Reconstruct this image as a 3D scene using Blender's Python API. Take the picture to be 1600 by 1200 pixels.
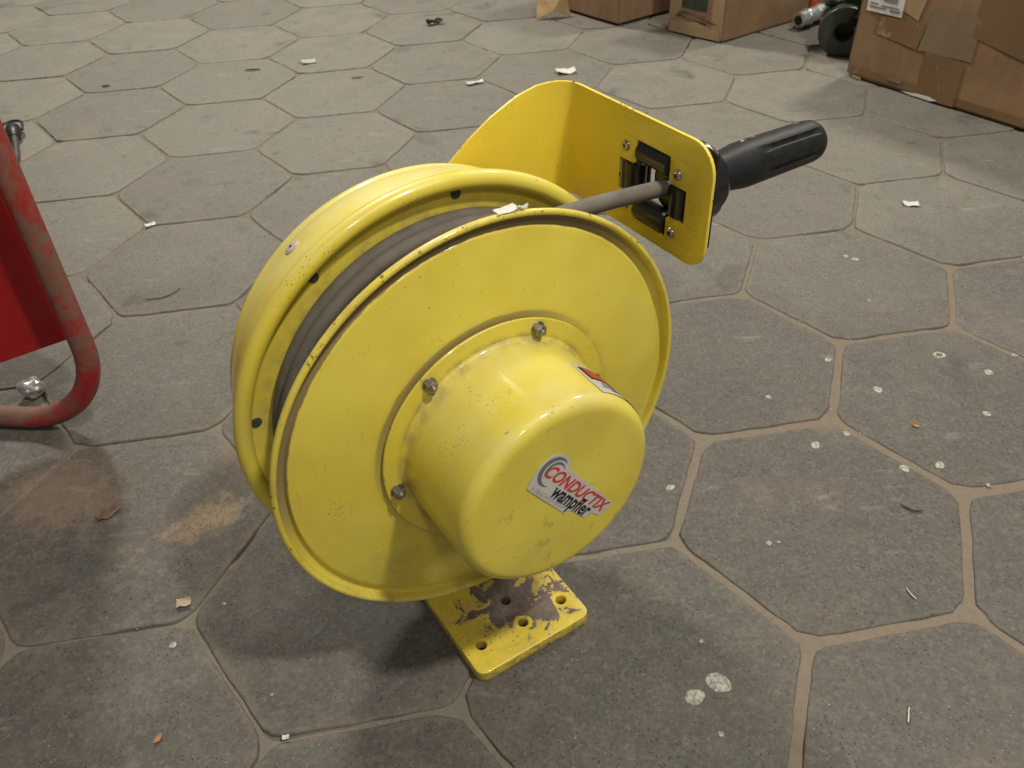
import bpy, bmesh, math, random
from mathutils import Vector, Matrix, noise
random.seed(11)
PI = math.pi
for o in list(bpy.data.objects): bpy.data.objects.remove(o)
scn = bpy.context.scene
COL = scn.collection

# ------------------------------------------------------------------ camera
cam = bpy.data.objects.new('camera', bpy.data.cameras.new('camera')); COL.objects.link(cam)
rt = Vector((0.99911861, -0.02645685, -0.0325888)); up = Vector((0.04197613, 0.62972784, 0.77568089))
fw = Vector((0.0, 0.77636517, -0.63028336))
M = Matrix((rt, up, -fw)).transposed().to_4x4(); M.translation = Vector((0, 0, 0.8014))
cam.matrix_world = M
cam.data.sensor_width = 36; cam.data.lens = 29.936
cam.data.clip_start = 0.02; cam.data.clip_end = 100
cam.data.dof.use_dof = True; cam.data.dof.focus_distance = 0.86; cam.data.dof.aperture_fstop = 14
scn.camera = cam

# ------------------------------------------------------------------ light
w = bpy.data.worlds.new('World'); scn.world = w; w.use_nodes = True
bg = w.node_tree.nodes['Background']; bg.inputs['Color'].default_value = (1.0, 0.97, 0.92, 1); bg.inputs['Strength'].default_value = 0.18
def lamp(name, loc, target, size, power, color, shape='DISK', sy=None):
    l = bpy.data.lights.new(name, 'AREA'); l.shape = shape; l.size = size
    if sy: l.size_y = sy
    l.energy = power; l.color = color
    o = bpy.data.objects.new(name, l); COL.objects.link(o); o.location = loc
    d = Vector(target) - Vector(loc); o.rotation_euler = d.to_track_quat('-Z', 'Y').to_euler()
    return o
lamp('ceiling_lamp', (1.04, -0.18, 2.80), (0.0, 0.6, 0.2), 0.20, 56, (1.0, 0.95, 0.85))
lamp('ceiling_lamp', (0.55, -1.35, 2.6), (0.0, 0.6, 0.2), 0.25, 15, (1.0, 0.95, 0.85))
lamp('ceiling_lamp', (-1.3, 3.9, 3.2), (-0.7, 2.2, 0.0), 0.5, 132, (1.0, 0.95, 0.84))
lamp('ceiling_lamp', (2.3, 3.4, 3.2), (1.2, 2.0, 0.0), 0.5, 72, (1.0, 0.945, 0.83))
scn.view_settings.view_transform = 'Standard'; scn.view_settings.look = 'None'
try:
    scn.cycles.max_bounces = 5; scn.cycles.diffuse_bounces = 3; scn.cycles.glossy_bounces = 3; scn.cycles.caustics_reflective = False
except Exception: pass
scn.view_settings.exposure = 0.0; scn.view_settings.gamma = 1.0; scn.view_settings.use_curve_mapping = False

# ------------------------------------------------------------------ helpers
def mesh(name, verts, faces):
    me = bpy.data.meshes.new(name); me.from_pydata([tuple(v) for v in verts], [], faces); me.validate(); me.update(); return me
def smooth(me, ang=35):
    me.shade_smooth(); me.set_sharp_from_angle(angle=math.radians(ang)); return me
def fixn(me):
    bm = bmesh.new(); bm.from_mesh(me); bmesh.ops.recalc_face_normals(bm, faces=bm.faces); bm.to_mesh(me); bm.free(); return me
def obj(name, me, mat, parent=None, label=None, cat=None, group=None, kind=None):
    o = bpy.data.objects.new(name, me); COL.objects.link(o)
    if mat and me is not None and not me.materials: me.materials.append(mat)
    if parent: o.parent = parent
    tag(o, label, cat, group, kind); return o
def tag(o, label=None, cat=None, group=None, kind=None):
    for k, v in (('label', label), ('category', cat), ('group', group), ('kind', kind)):
        if v: o[k] = v
def empty(name, loc, rz=0, **k):
    o = bpy.data.objects.new(name, None); COL.objects.link(o); o.location = loc; o.rotation_euler = (0, 0, rz)
    o.empty_display_size = .02; tag(o, **k); return o
def lathe(prof, seg=96, zc=0.0, closed=False, jit=None):
    """revolve (x, r) about the local X axis raised to zc"""
    v, f = [], []; n = len(prof)
    for i in range(seg):
        a = 2*PI*i/seg
        for x, r in prof:
            dx = jit(x, r, a) if jit else 0
            v.append((x+dx, r*math.cos(a), r*math.sin(a)+zc))
    for i in range(seg):
        j = (i+1) % seg
        for k in range(n if closed else n-1):
            l = (k+1) % n
            f.append((i*n+k, i*n+l, j*n+l, j*n+k))
    me = mesh('m', v, f)
    bm = bmesh.new(); bm.from_mesh(me); bmesh.ops.remove_doubles(bm, verts=bm.verts, dist=1e-6)
    bmesh.ops.recalc_face_normals(bm, faces=bm.faces); bm.to_mesh(me); bm.free(); return me
def arc(cx, cr, r, a0, a1, n=6):
    return [(cx+r*math.cos(math.radians(a0+(a1-a0)*i/n)), cr+r*math.sin(math.radians(a0+(a1-a0)*i/n))) for i in range(n+1)]
def tube(path, rad, seg=14, cap=True):
    v, f = [], []; n = len(path); path = [Vector(p) for p in path]
    T = (path[1]-path[0]).normalized(); N = T.orthogonal().normalized()
    for i, p in enumerate(path):
        t = (path[min(i+1, n-1)]-path[max(i-1, 0)]).normalized()
        N = (N - t*N.dot(t)).normalized(); B = t.cross(N)
        r = rad[i] if isinstance(rad, (list, tuple)) else rad
        for k in range(seg):
            a = 2*PI*k/seg; v.append(p + (N*math.cos(a)+B*math.sin(a))*r)
    for i in range(n-1):
        for k in range(seg):
            l = (k+1) % seg; f.append((i*seg+k, i*seg+l, (i+1)*seg+l, (i+1)*seg+k))
    if cap: f.append(tuple(range(seg-1, -1, -1))); f.append(tuple((n-1)*seg+k for k in range(seg)))
    return fixn(mesh('m', v, f))
def revolve(prof, p0, d, seg=28, mod=None):
    """profile (t, r) revolved round the line p0 + t d"""
    d = Vector(d).normalized(); N = d.orthogonal().normalized(); B = d.cross(N); v, f = [], []; n = len(prof)
    for t, r in prof:
        for k in range(seg):
            a = 2*PI*k/seg; rr = r*(mod(t, a) if mod else 1)
            v.append(Vector(p0)+d*t+(N*math.cos(a)+B*math.sin(a))*rr)
    for i in range(n-1):
        for k in range(seg):
            l = (k+1) % seg; f.append((i*seg+k, i*seg+l, (i+1)*seg+l, (i+1)*seg+k))
    f.append(tuple(range(seg-1, -1, -1))); f.append(tuple((n-1)*seg+k for k in range(seg)))
    return fixn(mesh('m', v, f))
def poly2d(loops, ext, bev=0.0, res=2):
    cu = bpy.data.curves.new('c', 'CURVE'); cu.dimensions = '2D'; cu.fill_mode = 'BOTH'
    cu.extrude = max(ext-bev, 0); cu.bevel_depth = bev; cu.bevel_resolution = res; cu.offset = -bev
    for lp in loops:
        s = cu.splines.new('POLY'); s.points.add(len(lp)-1)
        for p, q in zip(s.points, lp): p.co = (q[0], q[1], 0, 1)
        s.use_cyclic_u = True
    return curve_mesh(cu)
def curve_mesh(cu):
    o = bpy.data.objects.new('tmp', cu); COL.objects.link(o)
    dg = bpy.context.evaluated_depsgraph_get(); me = bpy.data.meshes.new_from_object(o.evaluated_get(dg))
    bpy.data.objects.remove(o); bpy.data.curves.remove(cu)
    bm = bmesh.new(); bm.from_mesh(me); bmesh.ops.remove_doubles(bm, verts=bm.verts, dist=1e-7)
    bmesh.ops.recalc_face_normals(bm, faces=bm.faces); bm.to_mesh(me); bm.free()
    me.materials.clear(); return me
def text_mesh(s, box, shear=0.0, bold=0.0, ext=0.00012):
    """lettering scaled into box (x0, y0, x1, y1)"""
    cu = bpy.data.curves.new('t', 'FONT'); cu.body = s; cu.shear = shear; cu.offset = bold; cu.resolution_u = 4
    me = curve_mesh(cu)
    xs = [v.co.x for v in me.vertices]; ys = [v.co.y for v in me.vertices]
    for v in me.vertices:
        v.co.x = box[0]+(v.co.x-min(xs))/(max(xs)-min(xs))*(box[2]-box[0])
        v.co.y = box[1]+(v.co.y-min(ys))/(max(ys)-min(ys))*(box[3]-box[1])
    return me
def move(me, fn):
    for v in me.vertices: v.co = fn(v.co)
    me.update(); return me
def rounded(pts, rad, n=5):
    """polygon with rounded corners; rad = number or list"""
    out = []; N = len(pts)
    for i in range(N):
        p = Vector(pts[i]).to_2d(); a = Vector(pts[i-1]).to_2d(); b = Vector(pts[(i+1) % N]).to_2d()
        r = rad[i] if isinstance(rad, (list, tuple)) else rad
        if r <= 0: out.append(p); continue
        da = (a-p).normalized(); db = (b-p).normalized(); ang = da.angle(db)
        d = min(r/math.tan(ang/2), (a-p).length*.49, (b-p).length*.49); r = d*math.tan(ang/2)
        c = p+(da+db).normalized()*(r/math.sin(ang/2))
        s = p+da*d-c; e = p+db*d-c
        a0 = math.atan2(s.y, s.x); a1 = math.atan2(e.y, e.x); dd = (a1-a0+PI) % (2*PI)-PI
        for k in range(n+1): out.append(c+Vector((math.cos(a0+dd*k/n), math.sin(a0+dd*k/n)))*r)
    return [(q.x, q.y) for q in out]
def circle(cx, cy, r, n=20): return [(cx+r*math.cos(2*PI*i/n), cy+r*math.sin(2*PI*i/n)) for i in range(n)]
def nz(p, s=1.0, o=0.0): return noise.noise(Vector(p)*s+Vector((o, o*1.7, -o)))

# ------------------------------------------------------------------ materials
class NT:
    def __init__(s, name, rough=.5, metal=0, spec=.5, coat=0):
        s.m = bpy.data.materials.new(name); s.m.use_nodes = True; s.t = s.m.node_tree; s.b = s.t.nodes['Principled BSDF']
        s.b.inputs['Roughness'].default_value = rough; s.b.inputs['Metallic'].default_value = metal
        s.b.inputs['Specular IOR Level'].default_value = spec; s.b.inputs['Coat Weight'].default_value = coat
    def n(s, ty, **k):
        x = s.t.nodes.new('ShaderNode'+ty)
        for a, v in k.items(): setattr(x, a, v)
        return x
    def put(s, sock, v):
        if isinstance(v, bpy.types.NodeSocket): s.t.links.new(v, sock)
        elif v is not None:
            if hasattr(sock.default_value, '__len__') and not isinstance(v, str) and len(v) == 3 and len(sock.default_value) == 4: v = tuple(v)+(1,)
            sock.default_value = v
    def obj(s): return s.n('TexCoord').outputs['Object']
    def pos(s): return s.n('NewGeometry').outputs['Position']
    def noise(s, vec, scale, detail=4, rough=.55, dist=0):
        x = s.n('TexNoise'); s.put(x.inputs['Vector'], vec); x.inputs['Scale'].default_value = scale; x.inputs['Detail'].default_value = detail
        x.inputs['Roughness'].default_value = rough; x.inputs['Distortion'].default_value = dist; return x.outputs['Fac']
    def vor(s, vec, scale, feat='F1', rnd=1.0, out='Distance'):
        x = s.n('TexVoronoi', feature=feat); s.put(x.inputs['Vector'], vec); x.inputs['Scale'].default_value = scale; x.inputs['Randomness'].default_value = rnd; return x.outputs[out]
    def ramp(s, v, a, b, c0=0.0, c1=1.0):
        x = s.n('MapRange'); x.clamp = True; x.interpolation_type = 'SMOOTHSTEP'
        s.put(x.inputs['Value'], v); s.put(x.inputs['From Min'], a); s.put(x.inputs['From Max'], b); s.put(x.inputs['To Min'], c0); s.put(x.inputs['To Max'], c1); return x.outputs['Result']
    def math(s, op, a, b=None, c=None):
        x = s.n('Math', operation=op); s.put(x.inputs[0], a)
        if b is not None: s.put(x.inputs[1], b)
        if c is not None: s.put(x.inputs[2], c)
        return x.outputs[0]
    def mul(s, *a):
        r = a[0]
        for q in a[1:]: r = s.math('MULTIPLY', r, q)
        return r
    def mix(s, f, a, b, mode='MIX'):
        x = s.n('Mix', data_type='RGBA', blend_type=mode); s.put(x.inputs[0], f); s.put(x.inputs[6], a); s.put(x.inputs[7], b); return x.outputs[2]
    def sep(s, v):
        x = s.n('SeparateXYZ'); s.put(x.inputs[0], v); return x.outputs
    def mapv(s, v, scale=(1, 1, 1), rot=(0, 0, 0), loc=(0, 0, 0)):
        x = s.n('Mapping'); s.put(x.inputs['Vector'], v); x.inputs['Scale'].default_value = scale; x.inputs['Rotation'].default_value = rot; x.inputs['Location'].default_value = loc; return x.outputs[0]
    def out(s, col=None, rough=None, bump=None, strength=.2, dist=.001, metal=None):
        if col is not None: s.put(s.b.inputs['Base Color'], col)
        if rough is not None: s.put(s.b.inputs['Roughness'], rough)
        if metal is not None: s.put(s.b.inputs['Metallic'], metal)
        if bump is not None:
            x = s.n('Bump'); x.inputs['Strength'].default_value = strength; x.inputs['Distance'].default_value = dist; s.put(x.inputs['Height'], bump); s.put(s.b.inputs['Normal'], x.outputs[0])
        return s.m
def plain(name, col, rough=.5, metal=0, var=.15, scale=60, bump=.1):
    t = NT(name, rough, metal); v = t.obj(); n = t.noise(v, scale, 4)
    c2 = tuple(c*(1-var) for c in col); c3 = tuple(min(1, c*(1+var)) for c in col)
    return t.out(t.mix(t.ramp(n, .3, .7), c2, c3), t.ramp(n, .2, .8, rough*.85, min(1, rough*1.15)), n, bump, .0005)

ZC = 0.2791; S = 0.19
YEL = (0.72, 0.52, 0.028)
def yellow(name, dust=.5, speck=.5, kind=None, c0=(0.70, 0.565, 0.055), c1=(0.76, 0.64, 0.085)):
    t = NT(name, .3, 0, .5, .45); t.b.inputs['Coat Roughness'].default_value = .1; v = t.obj(); geo = t.n('NewGeometry')
    big = t.noise(v, 9, 3); fine = t.noise(v, 120, 4)
    col = t.mix(t.ramp(big, .35, .65), c0, c1)
    nzc = t.sep(geo.outputs['Normal'])[2]
    upf = t.mul(t.ramp(nzc, .1, .95), t.ramp(t.noise(v, 22, 5, .6), .25, .75), dust)
    col = t.mix(upf, col, (0.72, 0.63, 0.24))
    film = t.mul(t.ramp(t.noise(v, 6, 5, .65, .4), .45, .72), .5*dust)
    col = t.mix(film, col, (0.42, 0.34, 0.13))
    rough = t.math('ADD', .26, t.math('ADD', t.mul(upf, .3), t.math('ADD', t.mul(fine, .1), t.mul(t.ramp(t.noise(v, 7, 5, .7), .4, .7), .18))))
    dots = t.mul(t.ramp(t.vor(v, 330), .24, .12), t.ramp(t.noise(v, 16, 3), .60-.08*speck, .70-.08*speck))
    dots2 = t.mul(t.ramp(t.vor(v, 95), .075, .04), t.ramp(t.noise(v, 11, 2), .5, .6))
    dirt = t.math('MAXIMUM', dots, dots2)
    if kind in ('disc', 'rear', 'hous', 'ring'):
        s = t.sep(v); y = s[1]; z = t.math('SUBTRACT', s[2], ZC)
        r = t.math('SQRT', t.math('ADD', t.mul(y, y), t.mul(z, z))); x = s[0]
        def band(v_, a, b, w): return t.mul(t.ramp(v_, a-w, a), t.ramp(v_, b+w, b))
        ul = t.ramp(t.math('SUBTRACT', z, t.mul(y, .45)), .0, .14)      # dust lies on the upper ledges
        n1 = t.noise(v, 70, 5, .6)
        if kind == 'disc':
            g = t.mul(band(t.math('ADD', r, t.mul(t.math('SUBTRACT', n1, .5), .003)), .1957, .2040, .0010), t.math('ADD', .05, t.mul(ul, .85)))
            col = t.mix(g, col, (0.20, 0.145, 0.075)); rough = t.math('ADD', rough, t.mul(g, .4))
            g2 = t.mul(band(t.math('ADD', r, t.mul(n1, .004)), .117, .1225, .003), ul, .75); col = t.mix(g2, col, (0.17, 0.12, 0.07))
            chip = t.mul(t.ramp(r, .2060, .2088), t.ramp(t.noise(v, 140, 4, .65), .60, .66)); dirt = t.math('MAXIMUM', dirt, chip)
            rimd = t.mul(t.ramp(r, .2035, .2060), t.ramp(t.noise(v, 30, 5, .7), .42, .68), .4); col = t.mix(rimd, col, (0.40, 0.27, 0.08))
            seam = t.mul(t.ramp(r, .128, .1175), t.ramp(n1, .25, .7), .35); col = t.mix(seam, col, (0.26, 0.19, 0.09))
            scr = t.mul(t.ramp(t.noise(t.mapv(v, (1, 30, 4), (.6, 0, 0)), 14, 3), .66, .72), t.ramp(t.noise(v, 14, 2), .48, .6), .5); col = t.mix(scr, col, (0.28, 0.21, 0.06))
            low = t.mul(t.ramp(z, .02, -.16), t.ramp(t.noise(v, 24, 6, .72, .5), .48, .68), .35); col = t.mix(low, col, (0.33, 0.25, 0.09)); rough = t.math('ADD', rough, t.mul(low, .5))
        if kind == 'rear':
            g = t.mul(t.ramp(r, .196, .175), t.ramp(n1, .3, .7), .7); col = t.mix(g, col, (0.36, 0.27, 0.10)); rough = t.math('ADD', rough, t.mul(g, .3))
        if kind == 'hous':
            g = t.mul(t.ramp(x, .026, .012), t.ramp(n1, .3, .75), .55); col = t.mix(g, col, (0.25, 0.18, 0.10))
            rust = t.mul(t.ramp(t.noise(v, 160, 4, .7), .55, .66), t.ramp(t.vor(v, 28), .17, .05), .8); col = t.mix(rust, col, (0.50, 0.21, 0.03))
            scuff = t.mul(t.ramp(t.noise(v, 60, 5, .7), .62, .7), t.ramp(t.noise(v, 10, 2), .52, .64), .5); col = t.mix(scuff, col, (0.22, 0.17, 0.10))
            edge = t.mul(band(x, .092, .104, .003), t.ramp(t.noise(t.mapv(v, (2, 1, 1)), 55, 4, .7), .62, .68), .6); col = t.mix(edge, col, (0.25, 0.18, 0.06))
        if kind == 'ring':
            chip = t.mul(t.ramp(r, .1140, .1158), t.ramp(t.noise(v, 110, 4, .7), .60, .68)); dirt = t.math('MAXIMUM', dirt, chip)
            g = t.mul(t.ramp(r, .1065, .0985), t.ramp(n1, .25, .65), .7); col = t.mix(g, col, (0.24, 0.17, 0.09))
    col = t.mix(t.mul(dirt, .85), col, (0.075, 0.035, 0.016))
    h = t.math('SUBTRACT', t.math('ADD', t.mul(t.noise(v, 45, 2), .5), t.mul(fine, .12)), t.mul(dirt, .4))
    return t.out(col, rough, h, .16, .0012)
def plate_paint():
    t = NT('worn_yellow_plate_paint', .4, 0, .5, .1); v = t.obj(); s = t.sep(v)
    n = t.noise(v, 36, 6, .66, .9); n2 = t.noise(v, 140, 4, .6)
    dx = t.math('DIVIDE', t.math('SUBTRACT', s[0], .010), .046); dy = t.math('DIVIDE', t.math('SUBTRACT', s[1], .012), .056)
    d = t.math('SQRT', t.math('ADD', t.mul(dx, dx), t.mul(dy, dy)))
    m = t.math('ADD', d, t.mul(t.math('SUBTRACT', n, .5), 3.6)); m = t.math('ADD', m, t.mul(t.math('SUBTRACT', n2, .5), .5))
    for hx_, hy_ in ((.0306, .0023), (.0294, .0532), (.0300, -.0503)):
        hd_ = t.math('SQRT', t.math('ADD', t.math('POWER', t.math('SUBTRACT', s[0], hx_), 2.0), t.math('POWER', t.math('SUBTRACT', s[1], hy_), 2.0)))
        m = t.math('ADD', m, t.ramp(t.math('ADD', hd_, t.mul(t.math('SUBTRACT', n2, .5), .008)), .012, .008, 0, .8))
    bare = t.ramp(m, .90, .84)
    film = t.mul(t.ramp(m, 1.5, .9), t.ramp(n2, .35, .6), .6)
    col = t.mix(t.ramp(n2, .3, .7), (0.68, 0.52, 0.05), (0.74, 0.58, 0.08))
    col = t.mix(film, col, (0.42, 0.31, 0.16)); col = t.mix(bare, col, t.mix(t.ramp(n2, .3, .7), (0.125, 0.092, 0.073), (0.20, 0.155, 0.122)))
    dots = t.mul(t.ramp(t.vor(v, 150), .16, .08), t.ramp(t.noise(v, 35, 2), .5, .6)); col = t.mix(dots, col, (0.06, 0.03, 0.015))
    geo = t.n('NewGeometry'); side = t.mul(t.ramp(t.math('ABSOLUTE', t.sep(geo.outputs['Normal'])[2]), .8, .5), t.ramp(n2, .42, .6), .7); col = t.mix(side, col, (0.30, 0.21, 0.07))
    return t.out(col, t.ramp(bare, 0, 1, .35, .6), t.math('ADD', t.mul(bare, -.6), t.mul(n2, .2)), .35, .0006)
def edge_paint():
    t = NT('chipped_yellow_edge_paint', .35); v = t.obj(); n = t.noise(v, 130, 4, .6)
    c = t.ramp(n, .60, .66); col = t.mix(c, (0.78, 0.60, 0.07), (0.10, 0.05, 0.02)); return t.out(col, .4, c, -.3, .0005)
def rubber(name, base, dustc, dust):
    t = NT(name, .6, 0, .35); v = t.obj(); geo = t.n('NewGeometry'); n = t.noise(v, 60, 5, .6); nzc = t.sep(geo.outputs['Normal'])[2]
    f = t.mul(t.ramp(nzc, -.7, .8, .25, 1), t.ramp(n, .1, .75, .55, 1), dust)
    return t.out(t.mix(f, base, dustc), t.ramp(f, 0, 1, .42, .85), t.noise(v, 300, 3), .15, .0004)

M_disc = yellow('yellow_flange_paint', .45, .1, 'disc'); M_rear = yellow('yellow_rear_flange_paint', .5, .6, 'rear')
M_shell = yellow('yellow_cover_paint', .75, .4); M_hous = yellow('yellow_housing_paint', .7, .1, 'hous'); M_ring = yellow('yellow_ring_paint', .3, .6, 'ring')
M_arm = yellow('yellow_arm_paint', .10, .6, None, (0.71, 0.535, 0.038), (0.76, 0.59, 0.055)); M_edge = edge_paint(); M_plate = plate_paint()
M_cable = rubber('dusty_black_cable_rubber', (0.018, 0.017, 0.016), (0.19, 0.163, 0.13), .8)
M_lead = rubber('dusty_grey_cable_rubber', (0.05, 0.045, 0.04), (0.19, 0.168, 0.138), .85)
M_blk = plain('black_roller_plastic', (0.012, 0.012, 0.012), .28, 0, .2, 80, .05)
M_bracket = plain('black_bracket_steel', (0.010, 0.010, 0.010), .45)
M_nut = plain('dull_zinc_nut', (0.33, 0.31, 0.27), .42, .9, .3, 200, .3)
M_steel = plain('bright_screw_steel', (0.45, 0.40, 0.35), .3, .9, .3, 200, .2)
M_rivet = plain('pale_rivet', (0.50, 0.45, 0.40), .5, .2, .2, 250, .3)
M_plug = plain('dark_grey_plug', (0.055, 0.052, 0.045), .55)
M_socket = plain('dark_socket', (0.01, 0.01, 0.01), .6)
M_white = plain('dirty_white_sticker', (0.56, 0.545, 0.52), .4, 0, .06)
M_red = plain('red_print', (0.56, 0.05, 0.03), .4, 0, .06); M_black = plain('black_print', (0.012, 0.012, 0.012), .4)
M_slate = plain('slate_print', (0.13, 0.15, 0.17), .4, 0, .1); M_grey = plain('grey_print', (0.33, 0.32, 0.35), .4, 0, .06)
def grip_mat():
    t = NT('black_grip_rubber', .5, 0, .3); v = t.obj(); n = t.noise(v, 90, 4); s = t.sep(v)
    m = t.mul(t.ramp(t.noise(v, 240, 3, .6), .55, .58), t.ramp(t.math('ABSOLUTE', t.math('SUBTRACT', s[1], .325)), .022, .014), t.ramp(s[2], ZC+.176, ZC+.179), t.ramp(t.noise(v, 50, 2), .54, .6))
    c = t.mix(t.ramp(n, .3, .7), (0.009, 0.0095, 0.0095), (0.017, 0.018, 0.018)); return t.out(t.mix(m, c, (.6, .58, .52)), .5, t.noise(v, 420, 2), .2, .0004)
M_grip = grip_mat()

def paver_mat():
    t = NT('worn_concrete_paver', .8, 0, .35); P = t.pos(); oi = t.n('ObjectInfo'); rnd = oi.outputs['Random']
    off = t.n('CombineXYZ'); t.put(off.inputs[0], t.mul(rnd, 37)); t.put(off.inputs[1], t.mul(rnd, 91)); t.put(off.inputs[2], t.mul(rnd, 13))
    va = t.n('VectorMath', operation='ADD'); t.put(va.inputs[0], P); t.put(va.inputs[1], off.outputs[0]); v = va.outputs[0]
    s = t.sep(P)
    big = t.noise(P, 2.6, 4, .6); mid = t.noise(v, 11, 4, .65); fine = t.noise(v, 70, 5, .7); grain = t.noise(P, 420, 2, .7)
    near = t.ramp(t.math('ADD', s[1], t.mul(t.math('SUBTRACT', big, .5), .9)), .72, 1.8)       # dirtier slabs in front with a soft shadow painted in, pale dusty ones beyond
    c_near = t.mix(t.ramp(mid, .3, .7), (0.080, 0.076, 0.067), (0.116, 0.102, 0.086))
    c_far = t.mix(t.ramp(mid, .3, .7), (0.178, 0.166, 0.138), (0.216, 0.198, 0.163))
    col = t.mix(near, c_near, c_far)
    col = t.mix(t.ramp(rnd, 0, 1, 0, .34), col, (0.10, 0.09, 0.08))
    col = t.mix(t.ramp(fine, .42, .72, 0, .34), col, (0.205, 0.184, 0.150))
    col = t.mix(t.ramp(t.noise(v, 26, 5, .7), .56, .74, 0, .55), col, (0.066, 0.063, 0.055))
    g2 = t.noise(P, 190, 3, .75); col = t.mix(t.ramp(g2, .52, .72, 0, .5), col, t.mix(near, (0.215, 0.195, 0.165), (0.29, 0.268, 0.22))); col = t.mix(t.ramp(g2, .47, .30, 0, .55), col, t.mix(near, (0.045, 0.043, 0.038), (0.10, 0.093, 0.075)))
    stain = t.mul(t.ramp(t.noise(v, 6, 4, .6, .5), .60, .72), .5); col = t.mix(stain, col, (0.058, 0.057, 0.050))
    brown = t.mul(t.ramp(t.noise(P, 4.2, 4, .6), .56, .74), .28); col = t.mix(brown, col, (0.27, 0.19, 0.135))
    pit = t.mul(t.ramp(t.vor(v, 210), .27, .12), t.ramp(t.noise(v, 34, 3), .45, .62)); pit2 = t.mul(t.ramp(t.vor(v, 95), .13, .06), t.ramp(t.noise(v, 14, 2), .48, .6))
    pits = t.math('MAXIMUM', pit, pit2); col = t.mix(t.mul(pits, .85), col, (0.038, 0.034, 0.028))
    pale = t.mul(t.ramp(t.vor(v, 130), .10, .06), t.ramp(t.noise(v, 9, 2), .52, .6)); col = t.mix(t.mul(pale, .7), col, (0.42, 0.39, 0.33))
    smear = t.mul(t.ramp(t.noise(t.mapv(v, (1, 3.2, 1), (0, 0, .5)), 9, 5, .7), .60, .74), .32); col = t.mix(smear, col, (0.36, 0.34, 0.30))
    # spilt sand left of the reel
    def blob(cx, cy, rx, ry, a):
        u = t.mapv(P, (1, 1, 1), (0, 0, a), (0, 0, 0)); ca, sa = math.cos(a), math.sin(a)
        q = t.sep(u); ux = t.math('DIVIDE', t.math('SUBTRACT', q[0], cx*ca-cy*sa), rx); uy = t.math('DIVIDE', t.math('SUBTRACT', q[1], cx*sa+cy*ca), ry)
        return t.math('SQRT', t.math('ADD', t.mul(ux, ux), t.mul(uy, uy)))
    wob = t.mul(t.math('SUBTRACT', t.noise(P, 45, 5, .75), .5), 2.6)
    sand = t.ramp(t.math('ADD', blob(-.394, .742, .056, .030, -.75), wob), 1.3, .2); col = t.mix(t.mul(sand, .7), col, (0.36, 0.265, 0.165))
    sand2 = t.ramp(t.math('ADD', blob(-.60, .80, .09, .07, .3), wob), 1.3, .3); col = t.mix(t.mul(sand2, .35), col, (0.33, 0.23, 0.15))
    dirt = t.ramp(t.math('ADD', blob(.428, .872, .05, .022, .5), wob), 1.3, .3); col = t.mix(t.mul(dirt, .5), col, (0.18, 0.155, 0.11))
    ob = t.sep(t.obj()); hx_ = t.mul(ob[0], .5); hy_ = t.mul(ob[1], .8660254)
    ed = t.math('MAXIMUM', t.math('ABSOLUTE', ob[0]), t.math('MAXIMUM', t.math('ABSOLUTE', t.math('ADD', hx_, hy_)), t.math('ABSOLUTE', t.math('SUBTRACT', hx_, hy_))))
    ed = t.math('SUBTRACT', .1645, ed); ed = t.math('ADD', ed, t.mul(t.math('SUBTRACT', t.noise(P, 55, 4, .7), .5), .045))
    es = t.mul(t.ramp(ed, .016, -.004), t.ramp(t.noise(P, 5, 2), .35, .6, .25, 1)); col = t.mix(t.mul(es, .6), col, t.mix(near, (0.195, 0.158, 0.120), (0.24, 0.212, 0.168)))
    h = t.math('SUBTRACT', t.math('ADD', t.mul(fine, .5), t.math('ADD', t.mul(grain, .35), t.mul(mid, .4))), t.mul(pits, .7))
    return t.out(col, t.ramp(mid, .3, .7, .62, .85), t.math('ADD', h, t.mul(g2, .35)), .5, .0018)
def sand_mat():
    t = NT('sandy_joint_fill', .95, 0, .2); P = t.pos(); s = t.sep(P)
    f = t.noise(P, 120, 6, .7); m = t.noise(P, 7, 4, .6)
    sandy = t.mul(t.ramp(t.math('SUBTRACT', s[0], t.mul(s[1], .1)), -.1, .35), t.ramp(s[1], 1.7, 1.1)); sandy = t.math('MAXIMUM', sandy, t.ramp(m, .55, .72))
    col = t.mix(sandy, t.mix(f, (0.13, 0.115, 0.09), (0.24, 0.215, 0.17)), t.mix(f, (0.155, 0.128, 0.098), (0.25, 0.200, 0.150)))
    dark = t.ramp(t.noise(P, 240, 3, .7), .62, .72, 0, .4); col = t.mix(dark, col, (0.06, 0.05, 0.04))
    return t.out(col, .95, f, .7, .002)
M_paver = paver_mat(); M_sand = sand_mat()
def card_mat(name, base, seed, vrot=0):
    t = NT(name, .7, 0, .3); v = t.mapv(t.obj(), (1, 1, 1), (0, 0, vrot), (seed, seed, 0)); n = t.noise(v, 6, 5, .6); f = t.noise(v, 80, 4)
    c = t.mix(t.ramp(n, .3, .7), tuple(q*.82 for q in base), tuple(q*1.15 for q in base))
    st = t.ramp(t.noise(t.mapv(v, (1, 1, .15)), 40, 3), .4, .8, 0, .18); c = t.mix(st, c, (0.42, 0.30, 0.17))
    cr = t.ramp(t.noise(v, 12, 6, .7), .6, .75, 0, .35); c = t.mix(cr, c, (0.16, 0.095, 0.045))
    return t.out(c, .7, t.math('ADD', t.mul(n, 1.0), t.mul(t.noise(v, 18, 4, .6, 1.4), .5)), .4, .004)
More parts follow.
